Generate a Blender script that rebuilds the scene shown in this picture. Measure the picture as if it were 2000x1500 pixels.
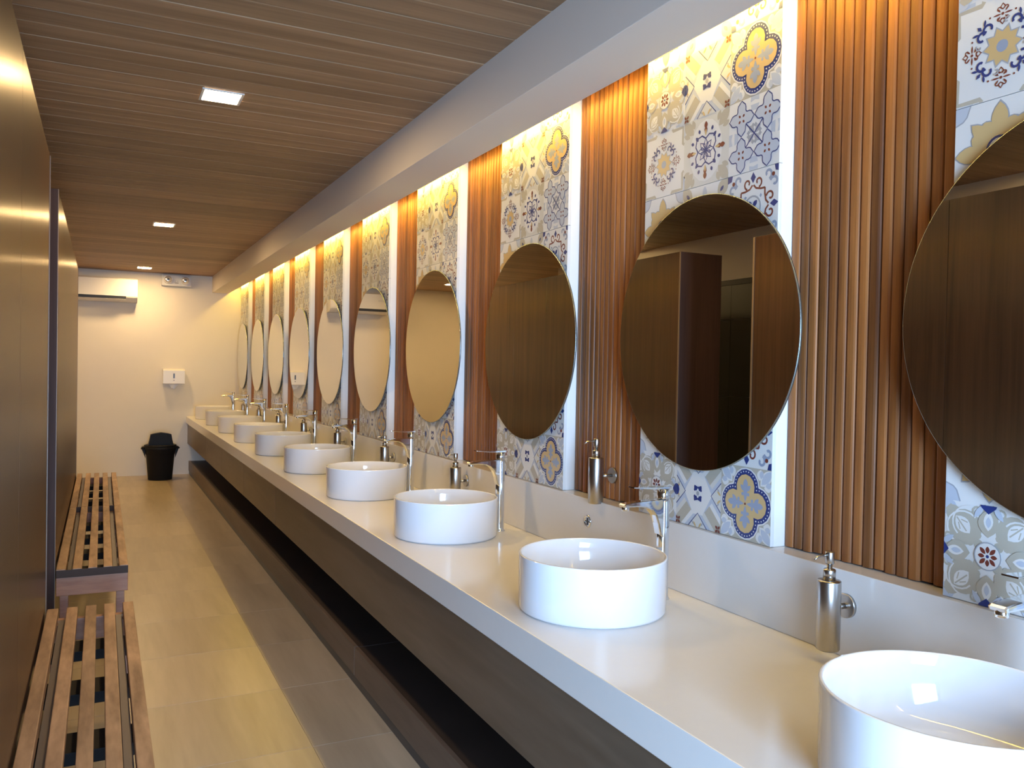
import bpy, bmesh, math, random
from mathutils import Vector, Matrix, Euler

random.seed(7)
PI = math.pi
SC = bpy.context.scene
COL = SC.collection
for o in list(bpy.data.objects):
    bpy.data.objects.remove(o)

# ------------------------------------------------------------------ camera, light, exposure
EYE = 1.376
cd = bpy.data.cameras.new('camera')
cam = bpy.data.objects.new('camera', cd)
COL.objects.link(cam)
yaw, pit, rol, foc = 0.4601, 0.0159, 0.0188, 1618.5
fw = Vector((math.sin(yaw) * math.cos(pit), math.cos(yaw) * math.cos(pit), -math.sin(pit)))
rt = Vector((math.cos(yaw), -math.sin(yaw), 0))
up = rt.cross(fw)
R = math.cos(rol) * rt + math.sin(rol) * up
U = -math.sin(rol) * rt + math.cos(rol) * up
m = Matrix((R, U, -fw)).transposed().to_4x4()
m.translation = (0, 0, EYE)
cam.matrix_world = m
cd.sensor_fit = 'HORIZONTAL'
cd.sensor_width = 36.0
cd.lens = foc * 36.0 / 2000.0
cd.clip_start = 0.02
SC.camera = cam

SC.view_settings.view_transform = 'Standard'
SC.view_settings.look = 'None'
SC.view_settings.gamma = 1
SC.view_settings.use_curve_mapping = False
SC.view_settings.exposure = 0.0
SC.cycles.use_denoising = True
SC.cycles.sample_clamp_indirect = 6.0
SC.cycles.max_bounces = 10
SC.cycles.diffuse_bounces = 6
SC.cycles.glossy_bounces = 6

w = bpy.data.worlds.new('sky')
SC.world = w
w.use_nodes = True
w.node_tree.nodes['Background'].inputs[0].default_value = (0.55, 0.72, 1.0, 1)
w.node_tree.nodes['Background'].inputs[1].default_value = 1.2

DOWNLIGHT = 265.0      # radiance of the ceiling lamps
COVE = 40.0            # radiance of the led strip above the mirrors
ld = bpy.data.lights.new('daylight', 'AREA')     # sky light coming in through the open doorway
ld.shape = 'RECTANGLE'
ld.size, ld.size_y = 1.12, 2.0
ld.energy = 165
ld.spread = math.radians(120)
ld.color = (0.42, 0.65, 1.0)
lo = bpy.data.objects.new('daylight', ld)
lo.location = (0.12, -1.45, 1.01)
lo.rotation_euler = (PI / 2 - 0.22, 0, 0)       # -Z looks to +Y
COL.objects.link(lo)

# ------------------------------------------------------------------ dimensions
XL, XW, Y0, YF, ZC = -1.36, 1.640, -1.55, 11.15, 2.50
XT = 1.567                   # face of the tiles
S = 1.085
YM = [0.838 + S * k for k in range(10)]      # mirror axes
YBAS = [0.856 + 1.0866 * k for k in range(10)]   # basin axes
CT = 0.726                   # counter top
XC = 0.958                   # counter front
XB, ZB = 1.5495, 0.928       # backsplash face and top
XP = -0.181                  # face of the brown partitions

# ------------------------------------------------------------------ materials
def new_mat(name):
    mt = bpy.data.materials.new(name)
    mt.use_nodes = True
    nt = mt.node_tree
    return mt, nt, nt.nodes['Principled BSDF']

def plain(name, col, rough=0.5, metal=0.0, spec=0.5, noise=0.0, nscale=30, bump=0.0):
    mt, nt, b = new_mat(name)
    b.inputs['Base Color'].default_value = (*col, 1)
    b.inputs['Roughness'].default_value = rough
    b.inputs['Metallic'].default_value = metal
    b.inputs['Specular IOR Level'].default_value = spec
    if noise or bump:
        tc = nt.nodes.new('ShaderNodeTexCoord')
        nz = nt.nodes.new('ShaderNodeTexNoise')
        nz.inputs['Scale'].default_value = nscale
        nz.inputs['Detail'].default_value = 5
        nt.links.new(tc.outputs['Object'], nz.inputs['Vector'])
        if noise:
            mx = nt.nodes.new('ShaderNodeMix'); mx.data_type = 'RGBA'
            mx.inputs['A'].default_value = (*[c * (1 - noise) for c in col], 1)
            mx.inputs['B'].default_value = (*[min(1, c * (1 + noise)) for c in col], 1)
            nt.links.new(nz.outputs['Fac'], mx.inputs['Factor'])
            nt.links.new(mx.outputs['Result'], b.inputs['Base Color'])
        if bump:
            bp = nt.nodes.new('ShaderNodeBump')
            bp.inputs['Strength'].default_value = bump
            bp.inputs['Distance'].default_value = 0.002
            nt.links.new(nz.outputs['Fac'], bp.inputs['Height'])
            nt.links.new(bp.outputs['Normal'], b.inputs['Normal'])
    return mt

def emit(name, col, strength):
    mt, nt, b = new_mat(name)
    b.inputs['Base Color'].default_value = (0.8, 0.8, 0.8, 1)
    b.inputs['Emission Color'].default_value = (*col, 1)
    b.inputs['Emission Strength'].default_value = strength
    return mt

def wood(name, dark, light, stretch, rough=0.45, vary=0.25, bump=0.15, aniso=0.0, spec=0.5, contrast=1.0):
    """grain noise stretched along one axis, with a tint and an offset of its own for every object"""
    mt, nt, b = new_mat(name)
    N = nt.nodes.new; L = nt.links.new
    tc, oi = N('ShaderNodeTexCoord'), N('ShaderNodeObjectInfo')
    mp = N('ShaderNodeMapping')
    mp.inputs['Scale'].default_value = stretch
    vm = N('ShaderNodeVectorMath'); vm.operation = 'SCALE'
    vm.inputs[0].default_value = (37.0, 21.0, 53.0)
    L(oi.outputs['Random'], vm.inputs['Scale'])
    L(vm.outputs[0], mp.inputs['Location'])
    L(tc.outputs['Object'], mp.inputs['Vector'])
    n1, n2 = N('ShaderNodeTexNoise'), N('ShaderNodeTexNoise')
    n1.inputs['Scale'].default_value = 1.0; n1.inputs['Detail'].default_value = 6
    n1.inputs['Distortion'].default_value = 0.6
    n2.inputs['Scale'].default_value = 4.5; n2.inputs['Detail'].default_value = 3
    L(mp.outputs[0], n1.inputs['Vector']); L(mp.outputs[0], n2.inputs['Vector'])
    ad = N('ShaderNodeMath'); ad.operation = 'MULTIPLY_ADD'
    ad.inputs[1].default_value = 0.45
    L(n2.outputs['Fac'], ad.inputs[0]); L(n1.outputs['Fac'], ad.inputs[2])
    rg = N('ShaderNodeMapRange')
    rg.inputs['From Min'].default_value = 0.72 - 0.28 / contrast
    rg.inputs['From Max'].default_value = 0.72 + 0.28 / contrast
    L(ad.outputs[0], rg.inputs['Value'])
    mx = N('ShaderNodeMix'); mx.data_type = 'RGBA'
    mx.inputs['A'].default_value = (*dark, 1); mx.inputs['B'].default_value = (*light, 1)
    L(rg.outputs[0], mx.inputs['Factor'])
    hs = N('ShaderNodeHueSaturation')
    vr = N('ShaderNodeMapRange')
    vr.inputs['To Min'].default_value = 1 - vary; vr.inputs['To Max'].default_value = 1 + vary
    L(oi.outputs['Random'], vr.inputs['Value'])
    L(vr.outputs[0], hs.inputs['Value']); L(mx.outputs['Result'], hs.inputs['Color'])
    L(hs.outputs[0], b.inputs['Base Color'])
    b.inputs['Roughness'].default_value = rough
    b.inputs['Specular IOR Level'].default_value = spec
    if aniso:
        b.inputs['Anisotropic'].default_value = aniso
        tg = N('ShaderNodeTangent'); tg.direction_type = 'RADIAL'; tg.axis = 'Z'
        L(tg.outputs[0], b.inputs['Tangent'])
    if bump:
        bp = N('ShaderNodeBump')
        bp.inputs['Strength'].default_value = bump; bp.inputs['Distance'].default_value = 0.001
        L(ad.outputs[0], bp.inputs['Height']); L(bp.outputs[0], b.inputs['Normal'])
    return mt

M = {}
M['wall'] = plain('white wall paint', (0.70, 0.65, 0.56), 0.6, noise=0.02, nscale=8, bump=0.05)
M['soffit'] = plain('white ceiling paint', (0.74, 0.68, 0.61), 0.6)
M['strip'] = plain('white strip paint', (0.86, 0.86, 0.84), 0.4)
M['slat'] = wood('oiled hardwood', (0.155, 0.050, 0.013), (0.385, 0.148, 0.037), (22, 22, 1.0), 0.48, 0.32, 0.06)
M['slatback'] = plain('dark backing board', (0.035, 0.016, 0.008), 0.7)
M['ceil'] = wood('brown grained ceiling panel', (0.215, 0.125, 0.066), (0.40, 0.25, 0.138), (0.7, 15, 15), 0.5, 0.20, 0.1, spec=0.35)
M['lam'] = wood('dark brown wood laminate', (0.028, 0.0125, 0.0065), (0.080, 0.037, 0.018), (20, 20, 0.7), 0.27, 0.05, 0.30, aniso=0.8, spec=1.0)
M['lam'].node_tree.nodes['Principled BSDF'].inputs['Specular Tint'].default_value = (1.0, 0.86, 0.62, 1)  # gold tint puts the yellow light into the laminate's sheen
_b = M['lam'].node_tree.nodes['Principled BSDF']
_b.inputs['Coat Weight'].default_value = 0.28
_b.inputs['Coat Roughness'].default_value = 0.36
_b.inputs['Coat Tint'].default_value = (1.0, 0.86, 0.62, 1)  # coat sheen carries the same painted yellow light
M['lamend'] = wood('dark laminate end face', (0.030, 0.014, 0.010), (0.055, 0.026, 0.018), (26, 26, 1.1), 0.6, 0.05, 0.05, spec=0.25)
M['lamedge'] = plain('laminate edge strip', (0.20, 0.14, 0.09), 0.4)
M['bench'] = wood('worn bench wood', (0.16, 0.085, 0.050), (0.46, 0.285, 0.175), (16, 3.2, 16), 0.5, 0.14, 0.3)
M['benchbeam'] = wood('worn reddish bench wood', (0.18, 0.07, 0.04), (0.38, 0.18, 0.10), (3, 18, 18), 0.5, 0.14, 0.3)
M['apron'] = wood('dark counter panel', (0.090, 0.064, 0.044), (0.155, 0.115, 0.082), (9, 1.0, 9), 0.38, 0.1, 0.1)
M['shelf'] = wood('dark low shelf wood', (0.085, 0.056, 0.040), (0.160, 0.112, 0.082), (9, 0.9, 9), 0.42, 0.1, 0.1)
M['shelf_shade'] = plain('shelf board with painted shade', (0.030, 0.017, 0.012), 0.5, noise=0.3, nscale=6)  # near-black colour paints in the shade of the void under the counter
M['toe'] = plain('black toe strip', (0.03, 0.034, 0.04), 0.35)
M['counter'] = plain('white solid surface', (0.73, 0.71, 0.68), 0.16, spec=0.5, noise=0.015, nscale=40)
M['ceramic'] = plain('white glazed ceramic', (0.78, 0.78, 0.80), 0.06, spec=0.6)
M['chrome'] = plain('polished chrome', (0.82, 0.83, 0.85), 0.07, 1.0)
M['steel'] = plain('brushed steel', (0.50, 0.48, 0.46), 0.28, 1.0, noise=0.05, nscale=120)
M['glass'] = plain('mirror silver', (0.83, 0.84, 0.81), 0.0, 1.0)
M['rim'] = plain('polished mirror edge', (0.30, 0.33, 0.32), 0.25, 0.8)
M['black'] = plain('black plastic', (0.010, 0.010, 0.011), 0.55, spec=0.2)
M['blackmat'] = plain('black trim', (0.01, 0.01, 0.01), 0.5)
M['white'] = plain('white plastic', (0.72, 0.69, 0.63), 0.30)
M['offwhite'] = plain('grey white plastic', (0.62, 0.61, 0.57), 0.35)
M['paper'] = plain('paper towel', (0.86, 0.85, 0.82), 0.9)
M['grey'] = plain('dark grey plastic', (0.06, 0.055, 0.05), 0.3)
M['bar'] = plain('grey painted steel', (0.15, 0.125, 0.115), 0.42, 0.3)
M['batten'] = plain('black steel batten', (0.012, 0.011, 0.011), 0.6, spec=0.15)
M['grout'] = plain('beige grout', (0.22, 0.175, 0.12), 0.8)
M['floor'] = wood('beige wood vein porcelain', (0.33, 0.265, 0.185), (0.46, 0.38, 0.275), (7.5, 0.75, 5), 0.30, 0.06, 0.04, spec=0.45)
M['dtile'] = plain('dark olive wall tile', (0.045, 0.048, 0.034), 0.35, noise=0.15, nscale=3)
M['led'] = emit('led strip', (1.0, 0.66, 0.11), COVE)
M['lamp'] = emit('downlight diffuser', (1.0, 0.67, 0.31), DOWNLIGHT)
M['lens'] = plain('clear lamp lens', (0.75, 0.74, 0.70), 0.08, 0.6)
# printed colours of the wall tiles
TC = dict(white=(0.74, 0.74, 0.72), beige=(0.47, 0.44, 0.36), lblue=(0.50, 0.55, 0.63), pale=(0.64, 0.64, 0.60),
          navy=(0.026, 0.045, 0.19), rust=(0.19, 0.045, 0.03), ochre=(0.60, 0.43, 0.20), grey=(0.36, 0.38, 0.42),
          bgrey=(0.30, 0.35, 0.46))
TCN = list(TC)
TM = [plain('tile print ' + k, TC[k], 0.34) for k in TCN]

# ------------------------------------------------------------------ mesh helpers
class MB:
    def __init__(s): s.v, s.f, s.m, s.sm = [], [], [], []
    def add(s, verts, faces, mi=0, smooth=False):
        b = len(s.v); s.v += [tuple(p) for p in verts]
        for f in faces:
            s.f.append([b + i for i in f]); s.m.append(mi); s.sm.append(smooth)
    def box(s, x0, x1, y0, y1, z0, z1, mi=0, bev=0.0):
        if not bev:
            v = [(x, y, z) for x in (x0, x1) for y in (y0, y1) for z in (z0, z1)]
            s.add(v, [(0, 1, 3, 2), (4, 6, 7, 5), (0, 4, 5, 1), (2, 3, 7, 6), (0, 2, 6, 4), (1, 5, 7, 3)], mi)
            return
        bm = bmesh.new()
        bmesh.ops.create_cube(bm, size=1.0)
        for p in bm.verts:
            p.co = ((x0 + x1) / 2 + p.co.x * (x1 - x0), (y0 + y1) / 2 + p.co.y * (y1 - y0), (z0 + z1) / 2 + p.co.z * (z1 - z0))
        bmesh.ops.bevel(bm, geom=list(bm.edges), offset=bev, segments=2, profile=0.6, affect='EDGES')
        bm.verts.index_update()
        s.add([p.co for p in bm.verts], [[p.index for p in f.verts] for f in bm.faces], mi)
        bm.free()
    def lathe(s, prof, n=32, c=(0, 0, 0), axis='Z', mi=0, smooth=True, cap=(True, True), sq=1.0):
        """prof: (radius, height) pairs"""
        vs, fs = [], []
        for r, h in prof:
            for k in range(n):
                a = 2 * PI * k / n
                p, q = r * math.cos(a), r * math.sin(a) * sq
                if axis == 'Z': vs.append((c[0] + p, c[1] + q, c[2] + h))
                elif axis == 'X': vs.append((c[0] + h, c[1] + p, c[2] + q))
                else: vs.append((c[0] + q, c[1] + h, c[2] + p))
        for i in range(len(prof) - 1):
            for k in range(n):
                k2 = (k + 1) % n
                fs.append((i * n + k, i * n + k2, (i + 1) * n + k2, (i + 1) * n + k))
        s.add(vs, fs, mi, smooth)
        b = len(s.v) - len(vs)
        if cap[0]: s.f.append([b + k for k in range(n)][::-1]); s.m.append(mi); s.sm.append(False)
        if cap[1]: s.f.append([b + (len(prof) - 1) * n + k for k in range(n)]); s.m.append(mi); s.sm.append(False)
    def tube(s, pts, rad, n=10, mi=0):
        pts = [Vector(p) for p in pts]
        if not isinstance(rad, (list, tuple)): rad = [rad] * len(pts)
        vs, fs = [], []
        for i, p in enumerate(pts):
            d = (pts[min(i + 1, len(pts) - 1)] - pts[max(i - 1, 0)]).normalized()
            a = d.cross(Vector((0, 1, 0.01))).normalized(); b2 = d.cross(a)
            for k in range(n):
                t = 2 * PI * k / n
                vs.append(p + (a * math.cos(t) + b2 * math.sin(t)) * rad[i])
        for i in range(len(pts) - 1):
            for k in range(n):
                k2 = (k + 1) % n
                fs.append((i * n + k, i * n + k2, (i + 1) * n + k2, (i + 1) * n + k))
        s.add(vs, fs, mi, True)
        b = len(s.v) - len(vs)
        s.f.append([b + k for k in range(n)][::-1]); s.m.append(mi); s.sm.append(False)
        s.f.append([b + (len(pts) - 1) * n + k for k in range(n)]); s.m.append(mi); s.sm.append(False)
    def prism(s, prof, axis, a0, a1, mi=0, bev=0.0):
        """closed 2D outline pushed along an axis; Y: outline is (x,z), Z: (x,y), X: (y,z)"""
        def pt(p, a):
            return {'Y': (p[0], a, p[1]), 'Z': (p[0], p[1], a), 'X': (a, p[0], p[1])}[axis]
        n = len(prof)
        bm = bmesh.new()
        va = [bm.verts.new(pt(p, a0)) for p in prof]; vb = [bm.verts.new(pt(p, a1)) for p in prof]
        bm.faces.new(va); bm.faces.new(vb[::-1])
        for k in range(n): bm.faces.new((va[k], vb[k], vb[(k + 1) % n], va[(k + 1) % n]))
        bmesh.ops.recalc_face_normals(bm, faces=list(bm.faces))
        if bev:
            es = [e for e in bm.edges if (e.verts[0] in va) == (e.verts[1] in va)]
            bmesh.ops.bevel(bm, geom=es, offset=bev, segments=2, profile=0.6, affect='EDGES')
        bm.verts.index_update()
        s.add([p.co for p in bm.verts], [[p.index for p in f.verts] for f in bm.faces], mi)
        bm.free()
    def mesh(s, name, mats):
        me = bpy.data.meshes.new(name)
        me.from_pydata(s.v, [], s.f)
        if not isinstance(mats, (list, tuple)): mats = [mats]
        for x in mats: me.materials.append(x)
        me.polygons.foreach_set('material_index', s.m)
        me.polygons.foreach_set('use_smooth', s.sm)
        bm = bmesh.new(); bm.from_mesh(me)
        bmesh.ops.recalc_face_normals(bm, faces=list(bm.faces))
        bm.to_mesh(me); bm.free()
        me.update()
        return me

def link(name, data, loc=(0, 0, 0), parent=None):
    o = bpy.data.objects.new(name, data)
    COL.objects.link(o)
    o.location = loc
    if parent: o.parent = parent
    return o

def obj(name, mb, mat, parent=None, loc=(0, 0, 0)):
    return link(name, mb.mesh(name, mat), loc, parent)

def tag(o, label=None, cat=None, group=None, kind=None):
    if label: o['label'] = label
    if cat: o['category'] = cat
    if group: o['group'] = group
    if kind: o['kind'] = kind
    return o

def thing(name, label, cat, loc=(0, 0, 0), group=None):
    return tag(link(name, None, loc), label, cat, group)

def copy_tree(o, parent=None):
    c = o.copy(); COL.objects.link(c)
    if parent: c.parent = parent
    for ch in [x for x in bpy.data.objects if x.parent == o]:
        copy_tree(ch, c)
    return c

ORD = ['first', 'second', 'third', 'fourth', 'fifth', 'sixth', 'seventh', 'eighth', 'ninth', 'tenth']

# ------------------------------------------------------------------ the room shell
# floor: slab with 60 cm tiles, joints at x = 0.70 + 0.6 k and y = 3.58 + 0.597 k
mb = MB(); mb.box(XL - .5, XW + .1, Y0 - 1.2, YF + .1, -0.10, -0.0025)
floor = tag(obj('floor', mb, M['grout']), 'beige wood-vein porcelain tile floor of the corridor', 'floor', kind='structure')
tile_cache = {}
def slab(x0, x1, y0, y1):
    k = (round(x1 - x0, 4), round(y1 - y0, 4))
    if k not in tile_cache:
        b = MB(); b.box(-k[0] / 2, k[0] / 2, -k[1] / 2, k[1] / 2, -0.008, 0.0, bev=0.0008)
        tile_cache[k] = b.mesh('floor_tile', M['floor'])
    return tile_cache[k]
g = 0.0006
xs = [XL - .4, -1.10, -0.50, 0.10, 0.70, 1.30, XW]
ys = [3.58 + 0.597 * k for k in range(-10, 13)]
ys = [Y0 - 1.1] + [y for y in ys if Y0 - 1.0 < y < YF - 0.05] + [YF]
for i in range(len(xs) - 1):
    for j in range(len(ys) - 1):
        x0, x1, y0, y1 = xs[i] + g, xs[i + 1] - g, ys[j] + g, ys[j + 1] - g
        link('tile', slab(x0, x1, y0, y1), ((x0 + x1) / 2, (y0 + y1) / 2, 0), floor)

# ceiling: planks running across the room
mb = MB(); mb.box(XL - .5, XW + .1, Y0 - .1, YF + .1, ZC + 0.012, ZC + 0.11)
ceiling = tag(obj('ceiling', mb, M['slatback']), 'ceiling of brown wood-grain planks laid across the corridor', 'ceiling', kind='structure')
pw = 0.2555
b = MB()
XA = XL - .4
L2 = (1.249 - XA) / 2
prof = [(-pw / 2 + .003, .012), (-pw / 2 + .003, .0025), (-pw / 2 + .0048, 0), (-.005, 0), (0, .0022), (.005, 0), (pw / 2 - .0048, 0), (pw / 2 - .003, .0025), (pw / 2 - .003, .012)]
b.prism(prof, 'X', -L2, L2)
plank = b.mesh('plank', M['ceil'])
y = 5.355 + pw / 2 - pw * 27
while y < YF + pw / 2:
    if y > Y0 - pw / 2:
        link('plank', plank, (XA + L2, y, ZC), ceiling)
    y += pw

# soffit over the counter, with an open slot behind it for the led strip
mb = MB(); mb.box(1.249, 1.4486, Y0, YF, 2.297, ZC + 0.011, bev=0.002)
tag(obj('trim_1', mb, M['soffit']), 'white boxed soffit running under the ceiling above the mirrors', 'soffit', kind='structure')

# walls
mb = MB(); mb.box(XL - .5, XW + .1, YF, YF + .1, -.05, ZC + .05)
tag(obj('wall_back', mb, M['wall']), 'cream end wall with the air conditioner at the corridor end', 'wall', kind='structure')
mb = MB(); mb.box(XW, XW + .1, Y0 - .1, YF, -.05, ZC + .05)
wall_right = tag(obj('wall_right', mb, M['wall']), 'mirror wall with patterned tile and slat panels above the counter', 'wall', kind='structure')
mb = MB(); mb.box(XL - .1, XL, Y0 - .1, 7.9, -.05, ZC + .05); mb.box(XL - .5, XL - .4, 7.8, YF, -.05, ZC + .05); mb.box(XL - .4, XL - .1, 7.8, 7.9, -.05, ZC + .05)
wall_left = tag(obj('wall_left', mb, M['wall']), 'white side wall behind the brown partitions, dark tiles below', 'wall', kind='structure')
# dark tiles low on the left wall, black trim on top
b = MB(); b.box(0, .012, -.2985, .2985, 0, .6, bev=.001)
dt = b.mesh('dark_tile', M['dtile'])
b = MB(); b.box(0, .012, -.2985, .2985, 0, .27, bev=.001)
dts = b.mesh('dark_tile', M['dtile'])
y = Y0 + .35
while y < 7.6:
    for k in range(3): link('tile', dt, (XL, y, .003 + .603 * k), wall_left)
    link('tile', dts, (XL, y, .003 + .603 * 3), wall_left)
    y += .6
mb = MB(); mb.box(XL, XL + .016, Y0, 7.9, 2.082, 2.125, bev=.002)
tag(obj('trim_2', mb, M['blackmat']), 'black trim capping the dark tiles behind the partitions', 'trim', kind='structure')
# wall behind the camera, with the doorway the daylight comes through
mb = MB()
mb.box(XL - .1, -.46, Y0 - .12, Y0, -.05, ZC + .05); mb.box(.70, XW + .1, Y0 - .12, Y0, -.05, ZC + .05)
mb.box(-.46, .70, Y0 - .12, Y0, 2.05, ZC + .05)
tag(obj('wall_front', mb, M['wall']), 'white entrance wall behind the viewer with an open doorway', 'wall', kind='structure')
mb = MB()
mb.box(-.46, -.42, Y0 - .13, Y0 + .012, 0, 2.05, bev=.002); mb.box(.66, .70, Y0 - .13, Y0 + .012, 0, 2.05, bev=.002)
mb.box(-.46, .70, Y0 - .13, Y0 + .012, 2.01, 2.05, bev=.002)
tag(obj('door_1', mb, M['strip']), 'white frame of the open entrance doorway', 'door frame', kind='structure')

# ------------------------------------------------------------------ printed wall tiles
class Art:
    """flat print as thin coloured layers; u to the right, v up, one 20 cm motif spans -1..1"""
    def __init__(s): s.p, s.lay, s.T = [], 0, (0, 0, 0)
    def tr(s, q):
        cx, cy, a = s.T
        c, d = math.cos(a), math.sin(a)
        return (cx + 0.1 * (q[0] * c - q[1] * d), cy + 0.1 * (q[0] * d + q[1] * c))
    def nl(s): s.lay += 1
    def poly(s, pts, col, up=True):
        if up: s.lay += 1
        s.p.append(([s.tr(q) for q in pts], col, s.lay))
    def fan(s, pts, col, c=(0, 0)):
        n = len(pts)
        s.lay += 1
        for k in range(n): s.poly([c, pts[k], pts[(k + 1) % n]], col, False)
    def disc(s, x, y, r, col, n=12, sq=1.0):
        s.poly([(x + r * math.cos(2 * PI * k / n), y + r * sq * math.sin(2 * PI * k / n)) for k in range(n)], col)
    def ring(s, x, y, r, wd, col, n=20):
        s.stroke([(x + r * math.cos(2 * PI * k / n), y + r * math.sin(2 * PI * k / n)) for k in range(n + 1)], wd, col)
    def stroke(s, pts, wd, col, taper=0.0):
        n = len(pts); L = []
        for i in range(n):
            a, b = pts[max(i - 1, 0)], pts[min(i + 1, n - 1)]
            if i in (0, n - 1) and abs(pts[0][0] - pts[-1][0]) + abs(pts[0][1] - pts[-1][1]) < 1e-6:
                a, b = pts[-2], pts[1]
            dx, dy = b[0] - a[0], b[1] - a[1]; l = math.hypot(dx, dy) or 1
            h = wd / 2 * (1 - taper * i / (n - 1))
            L.append(((pts[i][0] - dy / l * h, pts[i][1] + dx / l * h), (pts[i][0] + dy / l * h, pts[i][1] - dx / l * h)))
        s.lay += 1
        for i in range(n - 1): s.poly([L[i][0], L[i][1], L[i + 1][1], L[i + 1][0]], col, False)
    def leaf(s, x, y, ang, ln, wd, col):
        n = 6; P = []
        for k in range(n + 1):
            t = k / n; P.append((ln * t, wd / 2 * math.sin(PI * t) ** 0.8))
        for k in range(n - 1, 0, -1):
            t = k / n; P.append((ln * t, -wd / 2 * math.sin(PI * t) ** 0.8))
        c, d = math.cos(ang), math.sin(ang)
        s.poly([(x + p * c - q * d, y + p * d + q * c) for p, q in P], col)
    def dia(s, x, y, a, b, col): s.poly([(x - a, y), (x, y - b), (x + a, y), (x, y + b)], col)
    def spiral(s, x, y, r0, r1, a0, a1, wd, col, n=14):
        s.stroke([(x + (r0 + (r1 - r0) * k / n) * math.cos(a0 + (a1 - a0) * k / n), y + (r0 + (r1 - r0) * k / n) * math.sin(a0 + (a1 - a0) * k / n)) for k in range(n + 1)], wd, col)
    def rot(s, fn, n=4, off=0.0):
        cx, cy, a = s.T
        for k in range(n):
            s.T = (cx, cy, a + off + 2 * PI * k / n); fn()
        s.T = (cx, cy, a)
    def sq(s, x0, y0, x1, y1, col): s.poly([(x0, y0), (x1, y0), (x1, y1), (x0, y1)], col)

def quatre(r, d, n=9):
    """outline of a four-lobed shape, lobes of radius r at distance d"""
    P = []
    h = math.acos(max(-1, min(1, 1))) if False else 0
    # lobes meet on the diagonals: half opening seen from the lobe centre
    x = (d + math.sqrt(max(0, 2 * r * r - d * d))) / 2
    th = math.atan2(x, x - d)
    for q in range(4):
        for k in range(n):
            a = -th + 2 * th * k / (n - 1)
            px, py = d + r * math.cos(a), r * math.sin(a)
            c, s2 = math.cos(q * PI / 2), math.sin(q * PI / 2)
            P.append((px * c - py * s2, px * s2 + py * c))
    return P

def flower(A, x, y, r, col, n=4, cc=None, off=PI / 4):
    for k in range(n): A.leaf(x + .12 * r * math.cos(off + 2 * PI * k / n), y + .12 * r * math.sin(off + 2 * PI * k / n), off + 2 * PI * k / n, r, r * .62, col)
    if cc: A.nl(); A.disc(x, y, r * .25, cc, 8)

def m_floral(A):
    A.sq(-1, -1, 1, 1, 'white')
    def q():
        A.leaf(1.0, 1.0, PI * 1.25, .42, .34, 'lblue')
        A.disc(.50, .50, .36, 'beige', 18)
        A.leaf(.14, .64, PI * .55, .38, .20, 'beige'); A.leaf(.64, .14, -PI * .05, .38, .20, 'beige')
        A.leaf(.30, .30, PI * 1.25, .26, .20, 'beige')
        A.disc(.22, .38, .08, 'beige', 8); A.disc(.38, .22, .08, 'beige', 8)
        A.leaf(.86, .62, PI * .55, .32, .16, 'beige'); A.leaf(.62, .86, -PI * .05, .32, .16, 'beige')
        A.leaf(.70, .70, PI * 1.25, .44, .30, 'white')
        A.stroke([(.68, .68), (.42, .46)], .03, 'beige'); A.stroke([(.58, .64), (.44, .60)], .025, 'beige'); A.stroke([(.64, .58), (.60, .44)], .025, 'beige')
        A.spiral(.56, .44, .40, .30, -PI * .30, PI * .75, .035, 'white', 10)
        A.spiral(.44, .56, .40, .30, -PI * .25, PI * .80, .035, 'white', 10)
        A.spiral(.84, .26, .13, .04, -PI * .6, PI * 1.1, .045, 'beige', 9); A.spiral(.26, .84, .04, .13, -PI * .6, PI * 1.1, .045, 'beige', 9)
    A.rot(q)
    def e():
        A.leaf(.93, 0, PI, .56, .44, 'beige'); A.leaf(1.0, .10, PI * .80, .34, .12, 'lblue'); A.leaf(1.0, -.10, PI * 1.20, .34, .12, 'lblue')
    A.rot(e)
    A.rot(lambda: (A.leaf(.88, 0, PI, .38, .20, 'white'), A.leaf(.78, 0, PI, .22, .11, 'lblue')))
    A.rot(lambda: A.poly([(1, .17), (.95, .15), (.83, 0), (.95, -.15), (1, -.17)], 'navy'))
    A.disc(0, 0, .27, 'white', 16); A.ring(0, 0, .27, .022, 'grey')
    for k in range(8):
        a = k * PI / 4
        A.leaf(.06 * math.cos(a), .06 * math.sin(a), a, .17 if k % 2 else .14, .085, 'rust')
    A.disc(0, 0, .065, 'white', 8); A.disc(0, 0, .035, 'navy', 8)

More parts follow.
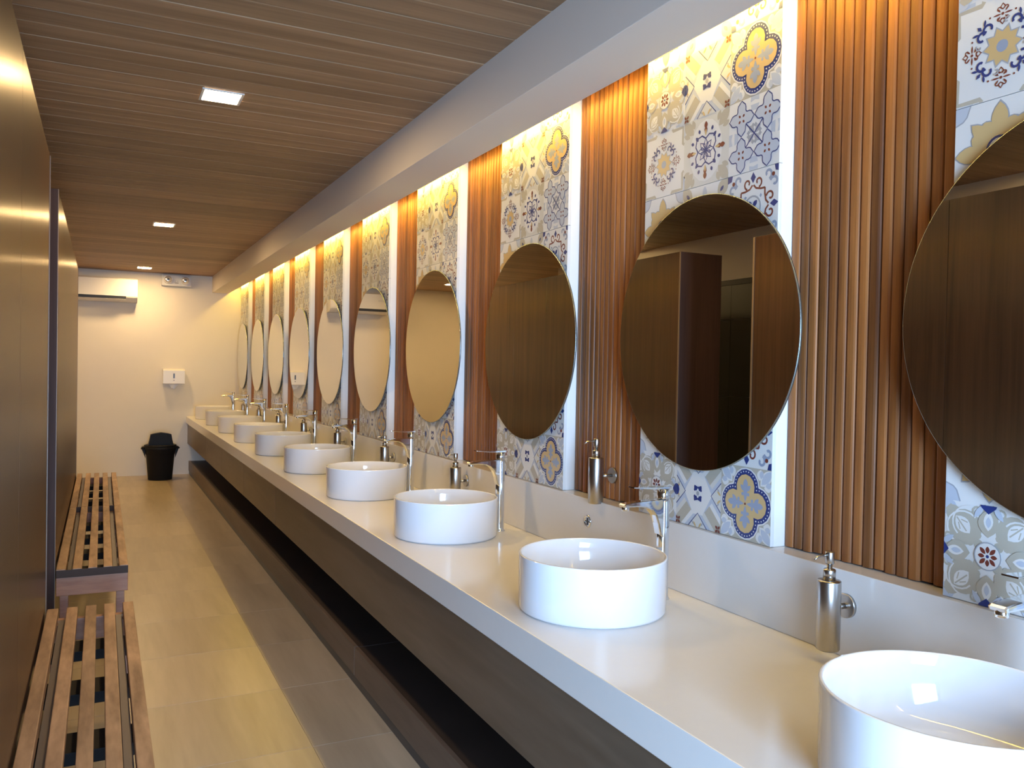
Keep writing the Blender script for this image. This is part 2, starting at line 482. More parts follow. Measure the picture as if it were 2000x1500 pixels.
def m_diamond(A):
    A.sq(-1, -1, 1, 1, 'lblue'); A.nl()
    def d():
        A.poly([(.30, .52), (.52, .30), (1.0, .78), (1, 1), (.78, 1.0)], 'beige')
    A.rot(d); A.nl()
    def d2():
        A.poly([(.20, .62), (.30, .52), (.78, 1.0), (.60, 1.0)], 'white'); A.poly([(.62, .20), (1, .60), (1, .78), (.52, .30)], 'pale')
    A.rot(d2); A.nl()
    A.poly([(.34, .42), (.22, .62), (-.22, .62), (-.34, .42), (-.62, .0), (-.34, -.42), (-.22, -.62), (.22, -.62), (.34, -.42), (.62, 0)], 'white'); A.nl()
    def t():
        A.poly([(1, .42), (.58, 0), (1, -.42)], 'pale'); A.stroke([(1, .42), (.58, 0), (1, -.42)], .028, 'navy')
    A.rot(t); A.nl()
    def t2():
        A.leaf(1.0, .06, PI * .80, .20, .07, 'ochre'); A.leaf(1.0, -.06, PI * 1.2, .20, .07, 'ochre'); A.leaf(.93, .16, PI * .75, .12, .05, 'grey'); A.leaf(.93, -.16, PI * 1.25, .12, .05, 'grey')
    A.rot(t2); A.nl()
    A.poly([(-1, .18), (-.90, .13), (-.86, 0), (-.90, -.13), (-1, -.18)], 'navy')
    A.rot(lambda: A.disc(1, 1, .0, 'rust', 3))
    for k in range(4):
        a = PI / 4 + .18 * (-1) ** k + k * PI / 2
        A.leaf(.09 * math.cos(a), .09 * math.sin(a), a, .19, .13, 'navy'); A.disc(.17 * math.cos(a + .35), .17 * math.sin(a + .35), .045, 'navy', 7); A.disc(.17 * math.cos(a - .35), .17 * math.sin(a - .35), .045, 'navy', 7)
    A.disc(0, 0, .07, 'grey', 8)
    for x in (-.9, .9):
        for yy in (-.9, .9): flower(A, x, yy, .12, 'rust', 4, None)

def m_quatrefoil(A):
    A.sq(-1, -1, 1, 1, 'beige'); A.nl()
    def c():
        A.leaf(.98, .98, PI * 1.25, .62, .34, 'white'); A.leaf(.98, .55, PI * 1.05, .30, .24, 'white'); A.leaf(.55, .98, PI * 1.45, .30, .24, 'white')
    A.rot(c); A.nl()
    def c2():
        A.leaf(.97, .97, PI * 1.25, .54, .24, 'lblue'); A.leaf(.96, .60, PI * 1.05, .22, .16, 'lblue'); A.leaf(.60, .96, PI * 1.45, .22, .16, 'lblue')
    A.rot(c2); A.nl()
    A.fan(quatre(.52, .46), 'white'); A.nl()
    A.fan(quatre(.48, .46), 'navy'); A.nl()
    P = quatre(.415, .46, 15)
    for i in range(0, len(P)): A.disc(P[i][0], P[i][1], .022, 'white', 5)
    A.nl(); A.fan(quatre(.35, .45), 'ochre'); A.nl()
    def f():
        A.leaf(.05, 0, 0, .52, .14, 'bgrey'); A.leaf(.34, .0, PI * .28, .26, .13, 'bgrey'); A.leaf(.34, 0, -PI * .28, .26, .13, 'bgrey')
        A.leaf(.40, 0, 0, .28, .18, 'bgrey'); A.disc(.26, .11, .05, 'bgrey', 7); A.disc(.26, -.11, .05, 'bgrey', 7)
    A.rot(f); A.nl(); A.disc(0, 0, .035, 'rust', 8)

def m_fleur(A):
    A.sq(-1, -1, 1, 1, 'white'); A.nl()
    A.rot(lambda: (A.fan([(1, 1), (.62, 1), (.70, .78), (.78, .70), (1, .62)], 'lblue', (.9, .9)), A.stroke([(.62, 1), (.70, .78), (.78, .70), (1, .62)], .03, 'grey'))); A.nl()
    def f(col, e):
        def g2():
            A.leaf(.30 - e, 0, 0, .62 + 2 * e, .34 + e, col); A.leaf(.42, .05, PI * .42, .36 + e, .22 + e, col); A.leaf(.42, -.05, -PI * .42, .36 + e, .22 + e, col); A.disc(.32, 0, .17 + e / 2, col)
        A.rot(g2)
        def g3():
            A.leaf(.22 - e, 0, 0, .60 + 2 * e, .28 + e, col); A.disc(.30, 0, .15 + e / 2, col); A.disc(.55, .16, .08 + e / 2, col, 8); A.disc(.55, -.16, .08 + e / 2, col, 8)
        A.rot(g3, 4, PI / 4)
    f('grey', .045); A.nl(); f('ochre', 0); A.nl()
    A.disc(0, 0, .27, 'navy', 20); A.nl(); A.disc(0, 0, .22, 'white', 20); A.nl(); flower(A, 0, 0, .18, 'lblue', 8, 'ochre')

def m_leaf(A):
    A.sq(-1, -1, 1, 1, 'white'); A.nl()
    A.rot(lambda: (A.leaf(1, 1, PI * 1.25, .6, .42, 'beige'), A.leaf(.95, .0, PI, .4, .2, 'lblue'))); A.nl()
    for k in range(24): A.disc(.52 * math.cos(k * PI / 12), .52 * math.sin(k * PI / 12), .025, 'grey', 6)
    A.rot(lambda: (A.leaf(.1, 0, 0, .36, .2, 'bgrey'), A.leaf(.68, .68, PI * .25, .2, .1, 'navy'))); A.nl(); A.disc(0, 0, .12, 'ochre')
    A.rot(lambda: A.leaf(.08, 0, 0, .3, .08, 'ochre'), 4, PI / 4)

def m_scroll(A):
    A.sq(-1, -1, 1, 1, 'white'); A.nl()
    def d():
        A.dia(.0, .80, .10, .15, 'navy')
        for sx in (1, -1):
            A.stroke([(sx * .02, .60), (sx * .12, .50), (sx * .30, .46), (sx * .46, .46)], .055, 'rust')
            if sx == 1: A.spiral(.20, .66, .15, .04, -PI * .45, PI * 1.25, .055, 'rust')
            else: A.spiral(-.20, .66, .15, .04, PI * 1.45, -PI * .25, .055, 'rust')
            A.spiral(sx * .56, .80, .15, .05, -PI * .4 if sx > 0 else PI * 1.4, PI * 1.2 if sx > 0 else -PI * .2, .07, 'bgrey')
        A.dia(.30, .28, .045, .06, 'bgrey')
    A.rot(d); A.nl()
    A.rot(lambda: (A.poly([(1, 1), (.80, 1), (.84, .84), (1, .80)], 'navy'), A.disc(.76, .76, .06, 'rust', 8))); A.nl()
    A.ring(0, 0, .30, .05, 'grey'); flower(A, 0, 0, .22, 'navy', 4, 'rust')

def m_sun(A):
    A.sq(-1, -1, 1, 1, 'white'); A.nl()
    def c():
        A.stroke([(1.0, .40), (.93, .44), (.93, .93), (.44, .93), (.40, 1.0)], .10, 'beige'); A.stroke([(1.02, .58), (1.02, 1.02), (.58, 1.02)], .08, 'lblue')
    A.rot(c); A.nl()
    P = []
    for k in range(20):
        r = .38 if k % 2 == 0 else .27
        P.append((r * math.cos(k * PI / 10), r * math.sin(k * PI / 10)))
    A.fan([(x * 1.12, y2 * 1.12) for x, y2 in P], 'grey'); A.nl(); A.fan(P, 'ochre'); A.nl(); A.disc(0, 0, .12, 'bgrey', 14)
    def o():
        for sx in (1, -1):
            A.leaf(.62, sx * .03, sx * PI * .5, .17, .035, 'rust')
            A.spiral(.72, sx * .08, .055, .02, -sx * PI * .5, sx * PI * .9, .022, 'rust', 7); A.spiral(.54, sx * .08, .055, .02, sx * PI * 1.5, sx * PI * .1, .022, 'rust', 7)
            A.leaf(.66, sx * .05, sx * PI * .22, .10, .035, 'rust'); A.leaf(.58, sx * .05, sx * PI * .78, .10, .035, 'rust'); A.disc(.62, sx * .26, .022, 'rust', 6)
            A.stroke([(.62 + .20 * sx, 0), (.62 + .13 * sx, .055), (.62 + .09 * sx, 0), (.62 + .13 * sx, -.055), (.62 + .20 * sx, 0)], .026, 'rust')
        A.disc(.62, 0, .03, 'rust', 7)
    A.rot(o)
    def n():
        A.spiral(.48, .10, .13, .05, -PI * .5, PI * .9, .05, 'navy', 9); A.spiral(.48, -.10, .13, .05, PI * .5, -PI * .9, .05, 'navy', 9); A.dia(.66, 0, .07, .04, 'navy'); A.leaf(.60, .08, PI * .3, .14, .05, 'navy'); A.leaf(.60, -.08, -PI * .3, .14, .05, 'navy')
        A.spiral(.40, .26, .07, .02, 0, PI * 1.4, .03, 'grey', 7)
    A.rot(n, 4, PI / 4)

def m_star(A):
    A.sq(-1, -1, 1, 1, 'pale'); A.nl()
    A.rot(lambda: (A.leaf(1, 1, PI * 1.25, .62, .34, 'beige'), A.leaf(1, .62, PI * 1.12, .3, .16, 'beige'), A.leaf(.62, 1, PI * 1.38, .3, .16, 'beige'))); A.nl()
    A.poly([(.72 * math.cos(k * PI / 8), .9 * math.sin(k * PI / 8)) for k in range(16)], 'white'); A.nl()
    def s1():
        A.stroke([(0, 0), (.16, .10), (.34, 0), (.16, -.10), (0, 0)], .045, 'navy'); A.leaf(.46, 0, 0, .18, .11, 'navy')
    A.rot(s1, 8)
    def s2():
        A.stroke([(.34, 0), (.44, .16), (.40, .34)], .045, 'navy'); A.stroke([(.34, 0), (.44, -.16), (.40, -.34)], .045, 'navy'); A.leaf(.52, .26, PI * .12, .14, .10, 'navy'); A.leaf(.52, -.26, -PI * .12, .14, .10, 'navy')
        A.leaf(.62, 0, 0, .22, .15, 'rust'); A.disc(.60, .0, .07, 'rust', 8); A.leaf(.42, .0, 0, .2, .08, 'ochre')
    A.rot(s2)

def m_cross(A):
    A.sq(-1, -1, 1, 1, 'white'); A.nl()
    def g2():
        A.poly([(.86, .16), (1, .16), (1, -.16), (.86, -.16), (.90, 0)], 'lblue')
        A.poly([(.62, .12), (.78, .16), (.78, -.16), (.62, -.12)], 'lblue')
    A.rot(g2)
    A.rot(lambda: (A.leaf(.02, 0, PI / 4, .30, .16, 'grey'), A.dia(.22, .05, .07, .07, 'grey'), A.dia(.05, .22, .07, .07, 'grey'))); A.nl()
    A.stroke([(-.62, -.62), (.62, .62)], .035, 'navy'); A.stroke([(-.62, .62), (.62, -.62)], .035, 'navy'); A.nl()
    for x in (-.5, .5):
        for yy in (-.5, .5):
            P = []
            for k in range(4):
                a = k * PI / 2
                for r, t in ((.485, 0), (.43, .17), (.395, .36), (.335, .50), (.27, .62), (.25, PI / 4), (.27, PI / 2 - .62), (.335, PI / 2 - .50), (.395, PI / 2 - .36), (.43, PI / 2 - .17)):
                    P.append((x + r * math.cos(a + t), yy + r * math.sin(a + t)))
            A.nl(); A.fan(P, 'lblue', (x, yy)); A.nl(); A.stroke(P + [P[0]], .032, 'navy')
            for k in range(4):
                A.leaf(x + .06 * math.cos(k * PI / 2 + PI / 4), yy + .06 * math.sin(k * PI / 2 + PI / 4), k * PI / 2 + PI / 4, .10, .07, 'rust')

MOT = {'A': (m_floral, m_diamond, m_quatrefoil), 'B': (m_fleur, m_leaf, m_scroll), 'C': (m_sun, m_star, m_cross)}

def tile_mesh(rows, hmax):
    """rows of motifs from the bottom; the tile is 0.6 wide and hmax high; built at x = 0 facing -x, y mirrored"""
    mb = MB()
    hw = 0.2948
    mb.box(0, .012, -hw, hw, .0006, hmax - .0006, mi=0, bev=.0006)
    A = Art()
    for i, r in enumerate(rows):
        for j in range(3):
            A.T = ((-1 + j) * .2, .1 + .2 * i, 0); A.lay = 1
            MOT[r][j](A)
    for pts, col, lay in A.p:
        # trim to the tile
        for ax, lim, sg in ((1, hmax - .0008, 1), (1, .0008, -1), (0, hw - .0006, 1), (0, -hw + .0006, -1)):
            out = []
            for k in range(len(pts)):
                a, b = pts[k - 1], pts[k]
                ia, ib = sg * a[ax] <= sg * lim, sg * b[ax] <= sg * lim
                if ia != ib:
                    t = (lim - a[ax]) / (b[ax] - a[ax]); out.append((a[0] + t * (b[0] - a[0]), a[1] + t * (b[1] - a[1])))
                if ib: out.append(b)
            pts = out
            if len(pts) < 3: break
        if len(pts) < 3: continue
        ar = sum(pts[k - 1][0] * pts[k][1] - pts[k][0] * pts[k - 1][1] for k in range(len(pts)))
        if abs(ar) < 1e-9: continue
        if ar < 0: pts = pts[::-1]
        # u right = -y when one looks at the wall
        mb.add([(-.00002 * lay, -p[0], p[1]) for p in pts], [list(range(len(pts)))], TCN.index(col))
    me = bpy.data.meshes.new('patterned_tile')
    me.from_pydata(mb.v, [], mb.f)
    for x in TM: me.materials.append(x)
    me.polygons.foreach_set('material_index', mb.m)
    me.update()
    return me

t_low, t_mid, t_top = tile_mesh('AB', .4), tile_mesh('CAB', .6), tile_mesh('CAB', .572)
SW = S - .59                           # slat panel width
b = MB(); b.box(0, XW - XT - .0125, -.2945, .2945, 0, ZC - ZB, bev=.001)
pier = b.mesh('pier', M['strip'])
for n, ym in enumerate(YM):
    for me, z in ((t_low, ZB), (t_mid, ZB + .4), (t_top, ZB + 1.0)):
        link('tile', me, (XT, ym, z), wall_right)
    link('pier', pier, (XT + .0122, ym, ZB), wall_right)

# hardwood slat panels between the tile panels
pitch = SW / 16
hwid = pitch / 2 - .0013
prof = [(.019, -hwid), (.0065, -hwid), (.0028, -hwid * .86), (.0006, -hwid * .58), (0.0, 0), (.0006, hwid * .58), (.0028, hwid * .86), (.0065, hwid), (.019, hwid)]
slat_me = []
for k in range(4):
    bb = MB()
    bb.prism([(min(.019, x + .0009 * k), y2) for x, y2 in prof], 'Z', 0, ZC - ZB - .002 - .001 * k)
    slat_me.append(bb.mesh('slat', M['slat']))
def slat_panel(y0, n, label):
    t = thing('slat_panel', label, 'wall panel', (0, y0 + n * pitch / 2, ZB), 'hardwood slat panels between the mirrors')
    bb = MB(); bb.box(1.6322, XW, -n * pitch / 2, n * pitch / 2, .001, ZC - ZB)
    obj('backing_board', bb, M['slatback'], t)
    for k in range(n):
        r = random.randrange(4)
        link('slat', slat_me[r], (1.613, -n * pitch / 2 + (k + .5) * pitch,   .002 + .001 * r), t)
for n in range(9):
    who = ['nearest (first) and second', 'second and third', 'third and fourth', 'fourth and fifth', 'fifth and sixth', 'sixth and seventh', 'seventh and eighth', 'eighth and ninth', 'ninth and farthest (tenth)'][n]
    slat_panel(YM[n] + .295, 16, 'vertical reddish-brown slat panel between the %s mirrors' % who)
slat_panel(YM[9] + .295, 4, 'narrow slat panel of four slats in the far corner')

# led strip in the slot above the tiles
mb = MB()
mb.box(1.522, 1.552, Y0 + .1, YF - .04, 2.374, 2.380)
led = thing('led_strip', 'glowing yellow light strip hidden in the slot behind the soffit', 'light', (0, 0, 0))
obj('diffuser', mb, M['led'], led)
mb = MB(); mb.box(1.518, 1.556, Y0 + .08, YF - .02, 2.380, ZC + .012)
obj('channel', mb, M['white'], led)

# ------------------------------------------------------------------ counter
YN = -0.35                  # near end of the counter
ct = thing('countertop', 'long white solid-surface countertop slab carrying all the basins', 'countertop', (0, 0, 0))
mb = MB(); mb.box(XC, XW - .001, YN, YF - .001, CT - .084, CT, bev=.003); obj('slab', mb, M['counter'], ct)
bs = thing('backsplash', 'white upstand ledge along the wall behind the faucets', 'backsplash', (0, 0, 0))
mb = MB(); mb.box(XB, XW - .001, YN, YF - .001, CT + .0003, ZB - .0005, bev=.002); obj('upstand', mb, M['counter'], bs)
ap = thing('counter_apron', 'dark brown panelled apron hanging under the white countertop', 'counter panel', (0, 0, 0))
ya = [YN + .01, 5.256, 6.547, 7.838, 9.13, YF - .002]
ya = [y for y in ya if y <= YF]
for i in range(len(ya) - 1):
    L3 = ya[i + 1] - ya[i] - .003
    bb = MB(); bb.box(.978, .998, -L3 / 2, L3 / 2, .387, CT - .0845, bev=.0012)
    obj('panel', bb, M['apron'], ap, (0, (ya[i] + ya[i + 1]) / 2, 0))
mb = MB(); mb.box(1.00, XW - .002, YN + .02, YF - .003, CT - .104, CT - .0845); obj('substructure', mb, M['slatback'], ap)
sh = thing('low_shelf', 'long dark wooden plinth shelf on the floor under the counter', 'shelf', (0, 0, 0))
mb = MB(); mb.box(1.000, XW - .002, YN + .02, YF - .003, .001, .0435); obj('toe_strip', mb, M['toe'], sh)
L3 = (YF - YN - .02)
nb = 3
for i in range(nb):
    y0 = YN + .02 + L3 * i / nb; y1 = YN + .02 + L3 * (i + 1) / nb - .003
    bb = MB(); bb.box(.994, 1.012, -(y1 - y0) / 2, (y1 - y0) / 2, .044, .1665, bev=.0015)
    obj('front_panel', bb, M['shelf'], sh, (0, (y0 + y1) / 2, 0))
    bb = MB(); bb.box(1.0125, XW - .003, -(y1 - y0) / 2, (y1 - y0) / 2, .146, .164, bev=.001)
    obj('shelf_board', bb, M['shelf_shade'], sh, (0, (y0 + y1) / 2, 0))

# ------------------------------------------------------------------ basins
XBAS = 1.2206
bas = thing('washbasin', '', 'washbasin', (XBAS, YM[0], CT), 'white vessel basins on the counter')
mb = MB()
Ro, H = .204, .152
mb.lathe([(.194, .0), (.2005, .003), (.2030, .009), (.2035, H - .006), (.2045, H - .002), (.2025, H), (.1985, H), (.1965, H - .003), (.194, H - .03), (.186, .06), (.165, .036), (.11, .024), (.03, .020), (.023, .0195)], 72)
obj('bowl', mb, M['ceramic'], bas)
mb = MB(); mb.lathe([(.024, .0198), (.024, .0225), (.020, .0235), (.016, .0225), (.004, .0235)], 24); obj('drain', mb, M['chrome'], bas)
blab = ['white round basin nearest the camera, cropped by the frame corner', 'second white round basin from the camera, below the overflow cap in the backsplash']
basins = [bas] + [copy_tree(bas) for k in range(9)]
for k, o in enumerate(basins):
    o.location = (XBAS, YBAS[k], CT)
    if k < 2: o['label'] = blab[k]
    elif k < 9: o['label'] = '%s white round vessel basin counted from the camera' % ORD[k]
    else: o['label'] = 'farthest white round vessel basin, beside the end wall'

# ------------------------------------------------------------------ faucets
fa = thing('faucet', '', 'faucet', (1.4525, YM[0], CT), 'tall chrome faucets behind the basins')
mb = MB()
mb.lathe([(.0235, 0), (.0235, .004), (.021, .007), (.0195, .012), (.0185, .05), (.0185, .284), (.0175, .288)], 28)
obj('body', mb, M['chrome'], fa)
mb = MB()
top = [(0.0, .2905), (-.05, .2895), (-.10, .287), (-.138, .283), (-.143, .280)]
bot = [(-.141, .2735), (-.10, .2735), (-.07, .270), (-.050, .261), (-.036, .246), (-.026, .222), (-.0185, .19), (0.0, .17)]
mb.prism(top + bot, 'Y', -.0165, .0165, bev=.004)
obj('spout', mb, M['chrome'], fa)
mb = MB(); mb.lathe([(.0095, .262), (.0115, .264), (.0115, .277)], 20, (-.130, 0, 0)); obj('aerator', mb, M['chrome'], fa)
mb = MB(); mb.lathe([(.0175, .2912), (.0185, .294), (.0185, .318), (.016, .3195)], 28); hc = obj('handle', mb, M['chrome'], fa)
mb = MB()
mb.prism([(.020, .3198), (.020, .3260), (-.04, .3262), (-.112, .3295), (-.112, .3265), (-.04, .3200)], 'Y', -.0150, .0150, bev=.0015)
obj('lever', mb, M['chrome'], hc)
faucets = [fa] + [copy_tree(fa) for k in range(9)]
for k, o in enumerate(faucets):
    o.location = (1.4525, YBAS[k] - .006, CT)
    o['label'] = ['tall chrome faucet nearest the camera, mostly cut by the right frame edge', 'tall chrome faucet behind the second basin from the camera'][k] if k < 2 else \
        ('tall chrome single-lever faucet behind the %s basin from the camera' % ORD[k] if k < 9 else 'tall chrome faucet at the farthest basin by the end wall')

# ------------------------------------------------------------------ soap dispensers
sd = thing('soap_dispenser', '', 'soap dispenser', (1.50, 1.362, .848), 'steel soap dispensers on wall brackets')
mb = MB()
mb.lathe([(.0245, -.094), (.0265, -.091), (.0265, .062), (.0255, .0645), (.0145, .0655)], 32); obj('bottle', mb, M['steel'], sd)
mb = MB(); mb.lathe([(.0140, .0658), (.0140, .088), (.0125, .090), (.006, .0905), (.006, .102)], 24); obj('collar', mb, M['steel'], sd)
mb = MB(); mb.lathe([(.0095, .1022), (.0105, .104), (.0105, .128), (.0095, .130)], 20)
ph = obj('pump_head', mb, M['steel'], sd)
mb = MB(); mb.tube([(-.009, 0, .123), (-.026, 0, .123), (-.040, 0, .120), (-.048, 0, .114)], [.0035, .003, .0028, .0025], 8); obj('nozzle', mb, M['steel'], ph)
mb = MB(); mb.tube([(.0262, 0, 0), (.0505, 0, 0)], .0065, 14); obj('bracket', mb, M['steel'], sd)
mb = MB(); mb.lathe([(.027, .0495), (.028, .051), (.028, .0575)], 28, axis='X'); obj('rosette', mb, M['steel'], sd)
ydis = [1.362, 2.44] + [YBAS[k] + .562 for k in range(2, 9)]
disp = [sd] + [copy_tree(sd) for k in range(8)]
wh = ['nearest (first) and second', 'second and third', 'third and fourth', 'fourth and fifth', 'fifth and sixth', 'sixth and seventh', 'seventh and eighth', 'eighth and ninth', 'ninth and farthest']
for k, o in enumerate(disp):
    o.location = (1.4918, ydis[k], .854)
    o['label'] = 'brushed steel pump soap dispenser on the backsplash between the %s basins' % wh[k]
disp[0].location.z = .848
disp[1].location = (1.541, ydis[1], 1.016)
mb = MB(); mb.tube([(.0262, 0, 0), (.0650, 0, 0)], .0065, 14)
for c in disp[1].children:
    if c.name.startswith('bracket'): c.data = mb.mesh('bracket', M['steel'])
    if c.name.startswith('rosette'): c.location.x = .0145
disp[1]['label'] = 'steel pump soap dispenser mounted high on the slats above the backsplash'

# overflow cap left in the backsplash
cp = thing('wall_cap', 'small round chrome cap set in the backsplash behind the second basin', 'cap', (XB, 2.500, .848))
mb = MB(); mb.lathe([(.0225, 0), (.0225, -.003), (.0195, -.0055), (.0165, -.0035), (.0165, -.0022)], 28, axis='X'); obj('ring', mb, M['chrome'], cp)
mb = MB(); mb.box(-.0046, -.0024, -.004, .004, -.013, .013, bev=.0006); mb.box(-.0034, -.0021, -.0155, .0155, -.002, .002); obj('slot', mb, M['grey'], cp)

# ------------------------------------------------------------------ mirrors
mi = thing('round_mirror', '', 'mirror', (1.546, YM[0], 1.495), 'round mirrors on the tile panels')
mb = MB(); mb.lathe([(.3955, 0.0), (.3955, .004)], 128, axis='X'); obj('glass', mb, M['glass'], mi)
mb = MB()
mb.lathe([(.3956, .0002), (.3968, .0006), (.3975, .0016), (.3975, .0060), (.3950, .0068)], 128, axis='X', cap=(False, False)); obj('polished_edge', mb, M['rim'], mi)
mb = MB(); mb.lathe([(.392, .0042), (.392, .0066), (.30, .0068), (.30, .0205)], 96, axis='X'); obj('backing', mb, M['blackmat'], mi)
mirrors = [mi] + [copy_tree(mi) for k in range(9)]
for k, o in enumerate(mirrors):
    o.location = (1.546, YM[k] - .005, 1.495)
    o['label'] = ['round frameless mirror nearest the camera, cut by the right frame edge', 'whole round mirror second from the camera, reflecting the partition gap', 'third round mirror from the camera, reflecting dark partition and ceiling'][k] if k < 3 else \
        ('%s round mirror from the camera, reflecting the cream end wall' % ORD[k] if k < 9 else 'farthest and smallest-looking round mirror, beside the end wall')

# ------------------------------------------------------------------ partitions on the left
def partition(y0, y1, seams, label):
    t = thing('partition', label, 'partition', (0, 0, 0))
    d = .33; zt = 2.15
    ys2 = [y0] + seams + [y1]
    for i in range(len(ys2) - 1):
        a, c = ys2[i] + (.0185 if i == 0 else .0012), ys2[i + 1] - (.0185 if i == len(ys2) - 2 else .0012)
        bb = MB(); bb.box(XP - .018, XP, -(c - a) / 2, (c - a) / 2, .0, zt, bev=.0008)
        obj('front_panel', bb, M['lam'], t, (0, (a + c) / 2, 0))
    for yy, sg in ((y0, 1), (y1, -1)):
        bb = MB(); bb.box(XP - d, XP, -.009, .009, 0, zt, bev=.0008)
        obj('side_panel', bb, M['lamend'], t, (0, yy + sg * .009, 0))
    bb = MB(); bb.box(XP - d, XP - .0185, y0 + .0185, y1 - .0185, zt - .02, zt - .002); obj('top_panel', bb, M['lam'], t)
    bb = MB(); bb.box(XP - d, XP - d + .018, y0 + .0185, y1 - .0185, 0, zt - .021); obj('rear_panel', bb, M['lam'], t)
    for yy in (y0, y1):
        bb = MB(); bb.box(XP + .0002, XP + .0022, -.007, .007, .0, zt); obj('edge_strip', bb, M['lamedge'], t, (0, yy + (.007 if yy == y0 else -.007), 0))
    return t
partition(-.75, 3.585, [-.02, 1.19, 2.385], 'near glossy brown wood-grain partition block along the left frame edge')
partition(4.235, 7.76, [5.41, 6.585], 'far brown wood-grain partition block with a dark end face')

# ------------------------------------------------------------------ benches
bn = thing('bench', '', 'bench', (-.027, 0, 0), 'slatted benches along the partitions')
BL = 1.80
cx = [-.1275, -.0630, .0000, .0625, .1275]
for k, x in enumerate(cx):
    bb = MB(); bb.box(-.0185, .0185, -BL / 2, BL / 2, .414, .450, bev=.0025)
    obj('slat', bb, M['bench'], bn, (x, 0, 0))
for sg in (-1, 1):
    bb = MB(); bb.box(-.146, .146, -.016, .016, .330, .4125, bev=.003); obj('end_beam', bb, M['benchbeam'], bn, (0, sg * (BL / 2 - .017), 0))
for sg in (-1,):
    bb = MB(); bb.box(-.146, .146, -.002, .002, .4135, .4475, bev=.0008); obj('end_shade_plate', bb, M['slatback'], bn, (0, sg * (BL / 2 + .0022), 0))  # dark plate added over the slat ends to stand for their shade
for x in (-.0955, .0955):
    bb = MB(); bb.box(-.011, .011, -BL / 2 + .035, BL / 2 - .035, .404, .4128); bb.box(-.011, -.008, -BL / 2 + .035, BL / 2 - .035, .385, .404); obj('steel_bar', bb, M['bar'], bn, (x, 0, 0))
for k in range(4):
    bb = MB(); bb.box(-.135, .135, -.065, .065, .350, .384, bev=.002); obj('batten', bb, M['batten'], bn, (0, -.62 + .413 * k, 0))
for x in (-.115, .115):
    for sg in (-1, 1):
        bb = MB(); bb.box(-.0175, .0175, -.0175, .0175, 0, .4035, bev=.002); obj('leg', bb, M['benchbeam'], bn, (x, sg * (BL / 2 - .053), 0))
bl = ['slatted wooden bench nearest the camera, by the near partition', 'middle slatted wooden bench with its end beam facing the camera', 'farthest slatted wooden bench, touching the end of the middle bench']
benches = [bn, copy_tree(bn), copy_tree(bn)]
for o, y, l in zip(benches, (2.635, 5.090, 6.896), bl):
    o.location = (-.027, y, 0); o['label'] = l

# ------------------------------------------------------------------ end wall fittings
ac = thing('air_conditioner', 'white split air conditioner high on the cream end wall', 'air conditioner', (-.035, YF, 2.12))
mb = MB()
mb.prism([(-.002, .275), (-.185, .275), (-.205, .262), (-.212, .06), (-.205, .045), (-.155, .0), (-.002, -.005)], 'X', -.415, .415, bev=.004)
obj('housing', mb, M['white'], ac)
mb = MB(); mb.box(-.39, .29, -.2145, -.190, .0265, .060); obj('air_slot', mb, M['blackmat'], ac)
mb = MB(); mb.prism([(-.2145, .0255), (-.2185, .0235), (-.168, -.004), (-.164, .0)], 'X', -.39, .29); obj('flap', mb, M['white'], ac)
mb = MB(); mb.box(-.32, -.24, -.2135, -.2115, .16, .185); obj('badge', mb, M['offwhite'], ac)

em = thing('emergency_light', 'twin-head emergency light at the ceiling over the end wall', 'emergency light', (.825, YF, 2.348))
mb = MB(); mb.box(-.17, .17, -.065, -.002, 0, .135, bev=.006); obj('housing', mb, M['offwhite'], em)
for x in (-.10, .10):
    mb = MB(); mb.lathe([(.050, -.062), (.052, -.075), (.050, -.098), (.046, -.105)], 28, (x, 0, .075), 'Y'); hd = obj('lamp_head', mb, M['white'], em)
    mb = MB(); mb.lathe([(.042, -.1055), (.036, -.112), (.018, -.116), (.006, -.117)], 24, (x, 0, .075), 'Y'); obj('lens', mb, M['lens'], hd)
    mb = MB(); mb.lathe([(.014, -.1175), (.010, -.121)], 14, (x, 0, .075), 'Y'); obj('bulb', mb, M['grey'], hd)
mb = MB(); mb.box(-.022, .022, -.0665, -.0645, .035, .042); mb.lathe([(.004, -.067), (.003, -.068)], 10, (-.012, 0, .06), 'Y'); mb.lathe([(.004, -.067), (.003, -.068)], 10, (.012, 0, .06), 'Y'); obj('indicator', mb, M['grey'], em)

pt = thing('paper_towel_dispenser', 'white paper towel dispenser on the end wall with a towel hanging out', 'towel dispenser', (.805, YF, 1.13))
mb = MB(); mb.prism([(-.002, .190), (-.088, .186), (-.104, .170), (-.106, .01), (-.098, 0), (-.002, 0)], 'X', -.128, .128, bev=.006); obj('housing', mb, M['white'], pt)
mb = MB(); mb.box(-.009, .009, -.1085, -.1045, .075, .135, bev=.001); obj('level_window', mb, M['grey'], pt)
mb = MB(); mb.lathe([(.006, -.106), (.005, -.1085)], 14, (0, 0, .05), 'Y'); obj('lock', mb, M['grey'], pt)
mb = MB()
vs, fs = [], []
for i in range(9):
    for j in range(6):
        u, v = -1 + i / 4, j / 5
        vs.append((.055 * u * (1 - .35 * v), -.055 + .018 * math.sin(3 * u + 2 * v), -.001 - .055 * v * (1 - .45 * u * u) - .006 * math.sin(6 * u)*v))
for i in range(8):
    for j in range(5): fs.append((i * 6 + j, i * 6 + j + 1, i * 6 + 7 + j, i * 6 + 6 + j))
mb.add(vs, fs, 0, True)
mb.add([(p[0], p[1] - .0012, p[2]) for p in vs], [f[::-1] for f in fs], 0, True)
obj('paper_towel', mb, M['paper'], pt)

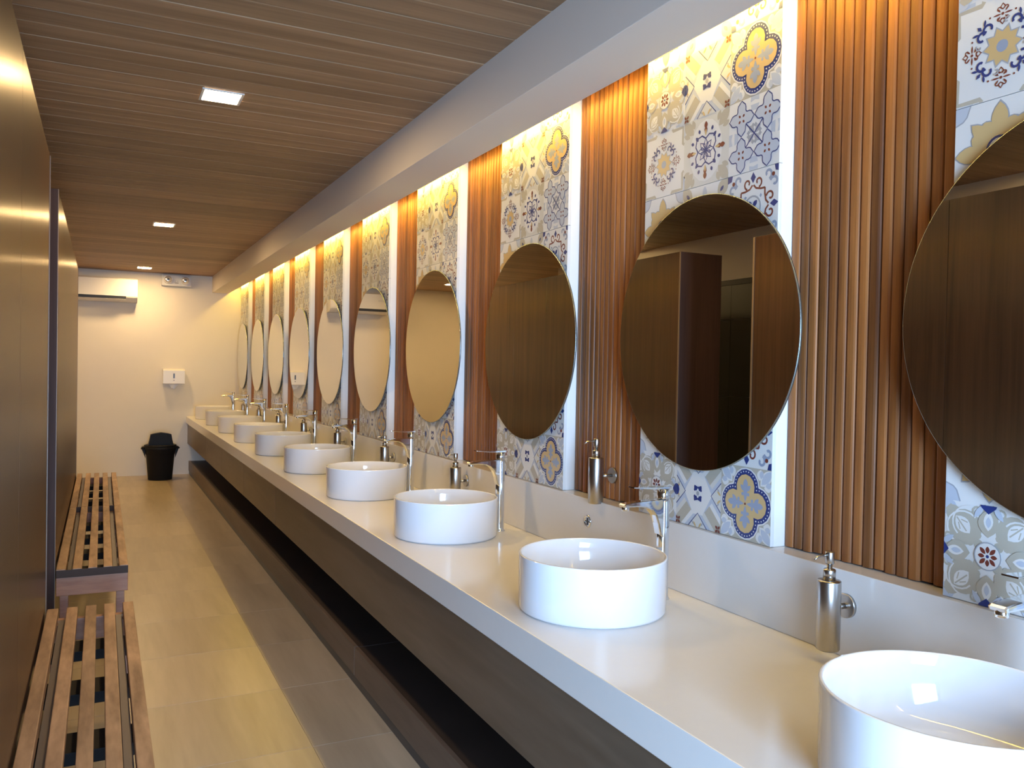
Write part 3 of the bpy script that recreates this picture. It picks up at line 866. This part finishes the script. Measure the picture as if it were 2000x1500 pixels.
# ------------------------------------------------------------------ waste bin
tb = thing('trash_bin', 'black plastic flip-lid trash bin standing before the end wall', 'trash bin', (.640, 10.725, 0))
mb = MB(); mb.lathe([(.128, 0), (.134, .004), (.158, .300), (.163, .302), (.167, .355), (.176, .357), (.178, .395), (.172, .398), (.160, .392)], 40); obj('bucket', mb, M['black'], tb)
mb = MB(); mb.lathe([(.179, .3985), (.180, .412), (.170, .416), (.1655, .418)], 40); lid = obj('lid', mb, M['black'], tb)
mb = MB()
vs, fs = [], []
NU, NV = 16, 8
for i in range(NU + 1):             # arched hood, open square to the front
    a = PI * .0 + i / NU
    yv = -.115 + .245 * a
    h = .135 * math.sqrt(max(0, 1 - ((max(a, .35) - .35) / .65) ** 2)) if a > .35 else .135
    wd = .122 * (1 - .18 * max(0, a - .35))
    for s2 in (-1, 1):
        pass
    ring = [(-wd - .016, 0), (-wd, .55 * h), (-wd * .93, .92 * h), (-wd * .62, h), (0, h + .012 * (h > 0.02)), (wd * .62, h), (wd * .93, .92 * h), (wd, .55 * h), (wd + .016, 0)]
    vs += [(x, yv, .4185 + max(z, 0)) for x, z in ring]
for i in range(NU):
    for j in range(8): fs.append((i * 9 + j, i * 9 + j + 1, i * 9 + 10 + j, i * 9 + 9 + j))
fs.append(list(range(9)))
mb.add(vs, fs, 0, False)
obj('hood', mb, M['black'], lid)
mb = MB(); mb.prism([(-.100, .428), (.100, .428), (.094, .540), (-.094, .540)], 'Y', -.1215, -.1165, bev=.001); obj('flap', mb, M['black'], lid)
for sg in (-1, 1):
    mb = MB(); mb.tube([(sg * .176, -.05, .385), (sg * .200, -.045, .380), (sg * .206, 0, .372), (sg * .200, .045, .380), (sg * .176, .05, .385)], .010, 8)
    mb.prism([(sg * .168, .385), (sg * .204, .372), (sg * .196, .345), (sg * .163, .255)], 'Y', -.012, .012); obj('handle', mb, M['black'], tb)

# ------------------------------------------------------------------ ceiling lamps
dl = thing('downlight', '', 'downlight', (.437, 3.666, ZC), 'square downlights in the plank ceiling')
mb = MB(); mb.box(-.070, .070, -.070, .070, -.0045, -.0025); obj('diffuser', mb, M['lamp'], dl)
mb = MB()
for a in range(4):
    c, s2 = math.cos(a * PI / 2), math.sin(a * PI / 2)
    x0, x1, y0, y1 = (.071, .082, -.082, .082) if a % 2 == 0 else (-.071, .071, .071, .082)
    if a >= 2: x0, x1, y0, y1 = -x1, -x0, -y1, -y0
    mb.box(x0, x1, y0, y1, -.006, -.0008, bev=.0008)
obj('trim_frame', mb, M['white'], dl)
dls = [dl] + [copy_tree(dl) for k in range(5)]
for o, x, y, l in zip(dls, (.437, .437, .437, -1.03, -1.03, -1.03), (3.666, 7.24, 10.60, 10.167, 6.50, 2.30),
                      ('largest-looking square ceiling downlight, nearest in view', 'middle square downlight in the ceiling', 'farthest square downlight, close to the end wall',
                       'square downlight behind the far partition, seen only in the fourth mirror', 'square downlight hidden behind the far partition block', 'square downlight hidden behind the near partition block')):
    o.location = (x, y, ZC); o['label'] = l
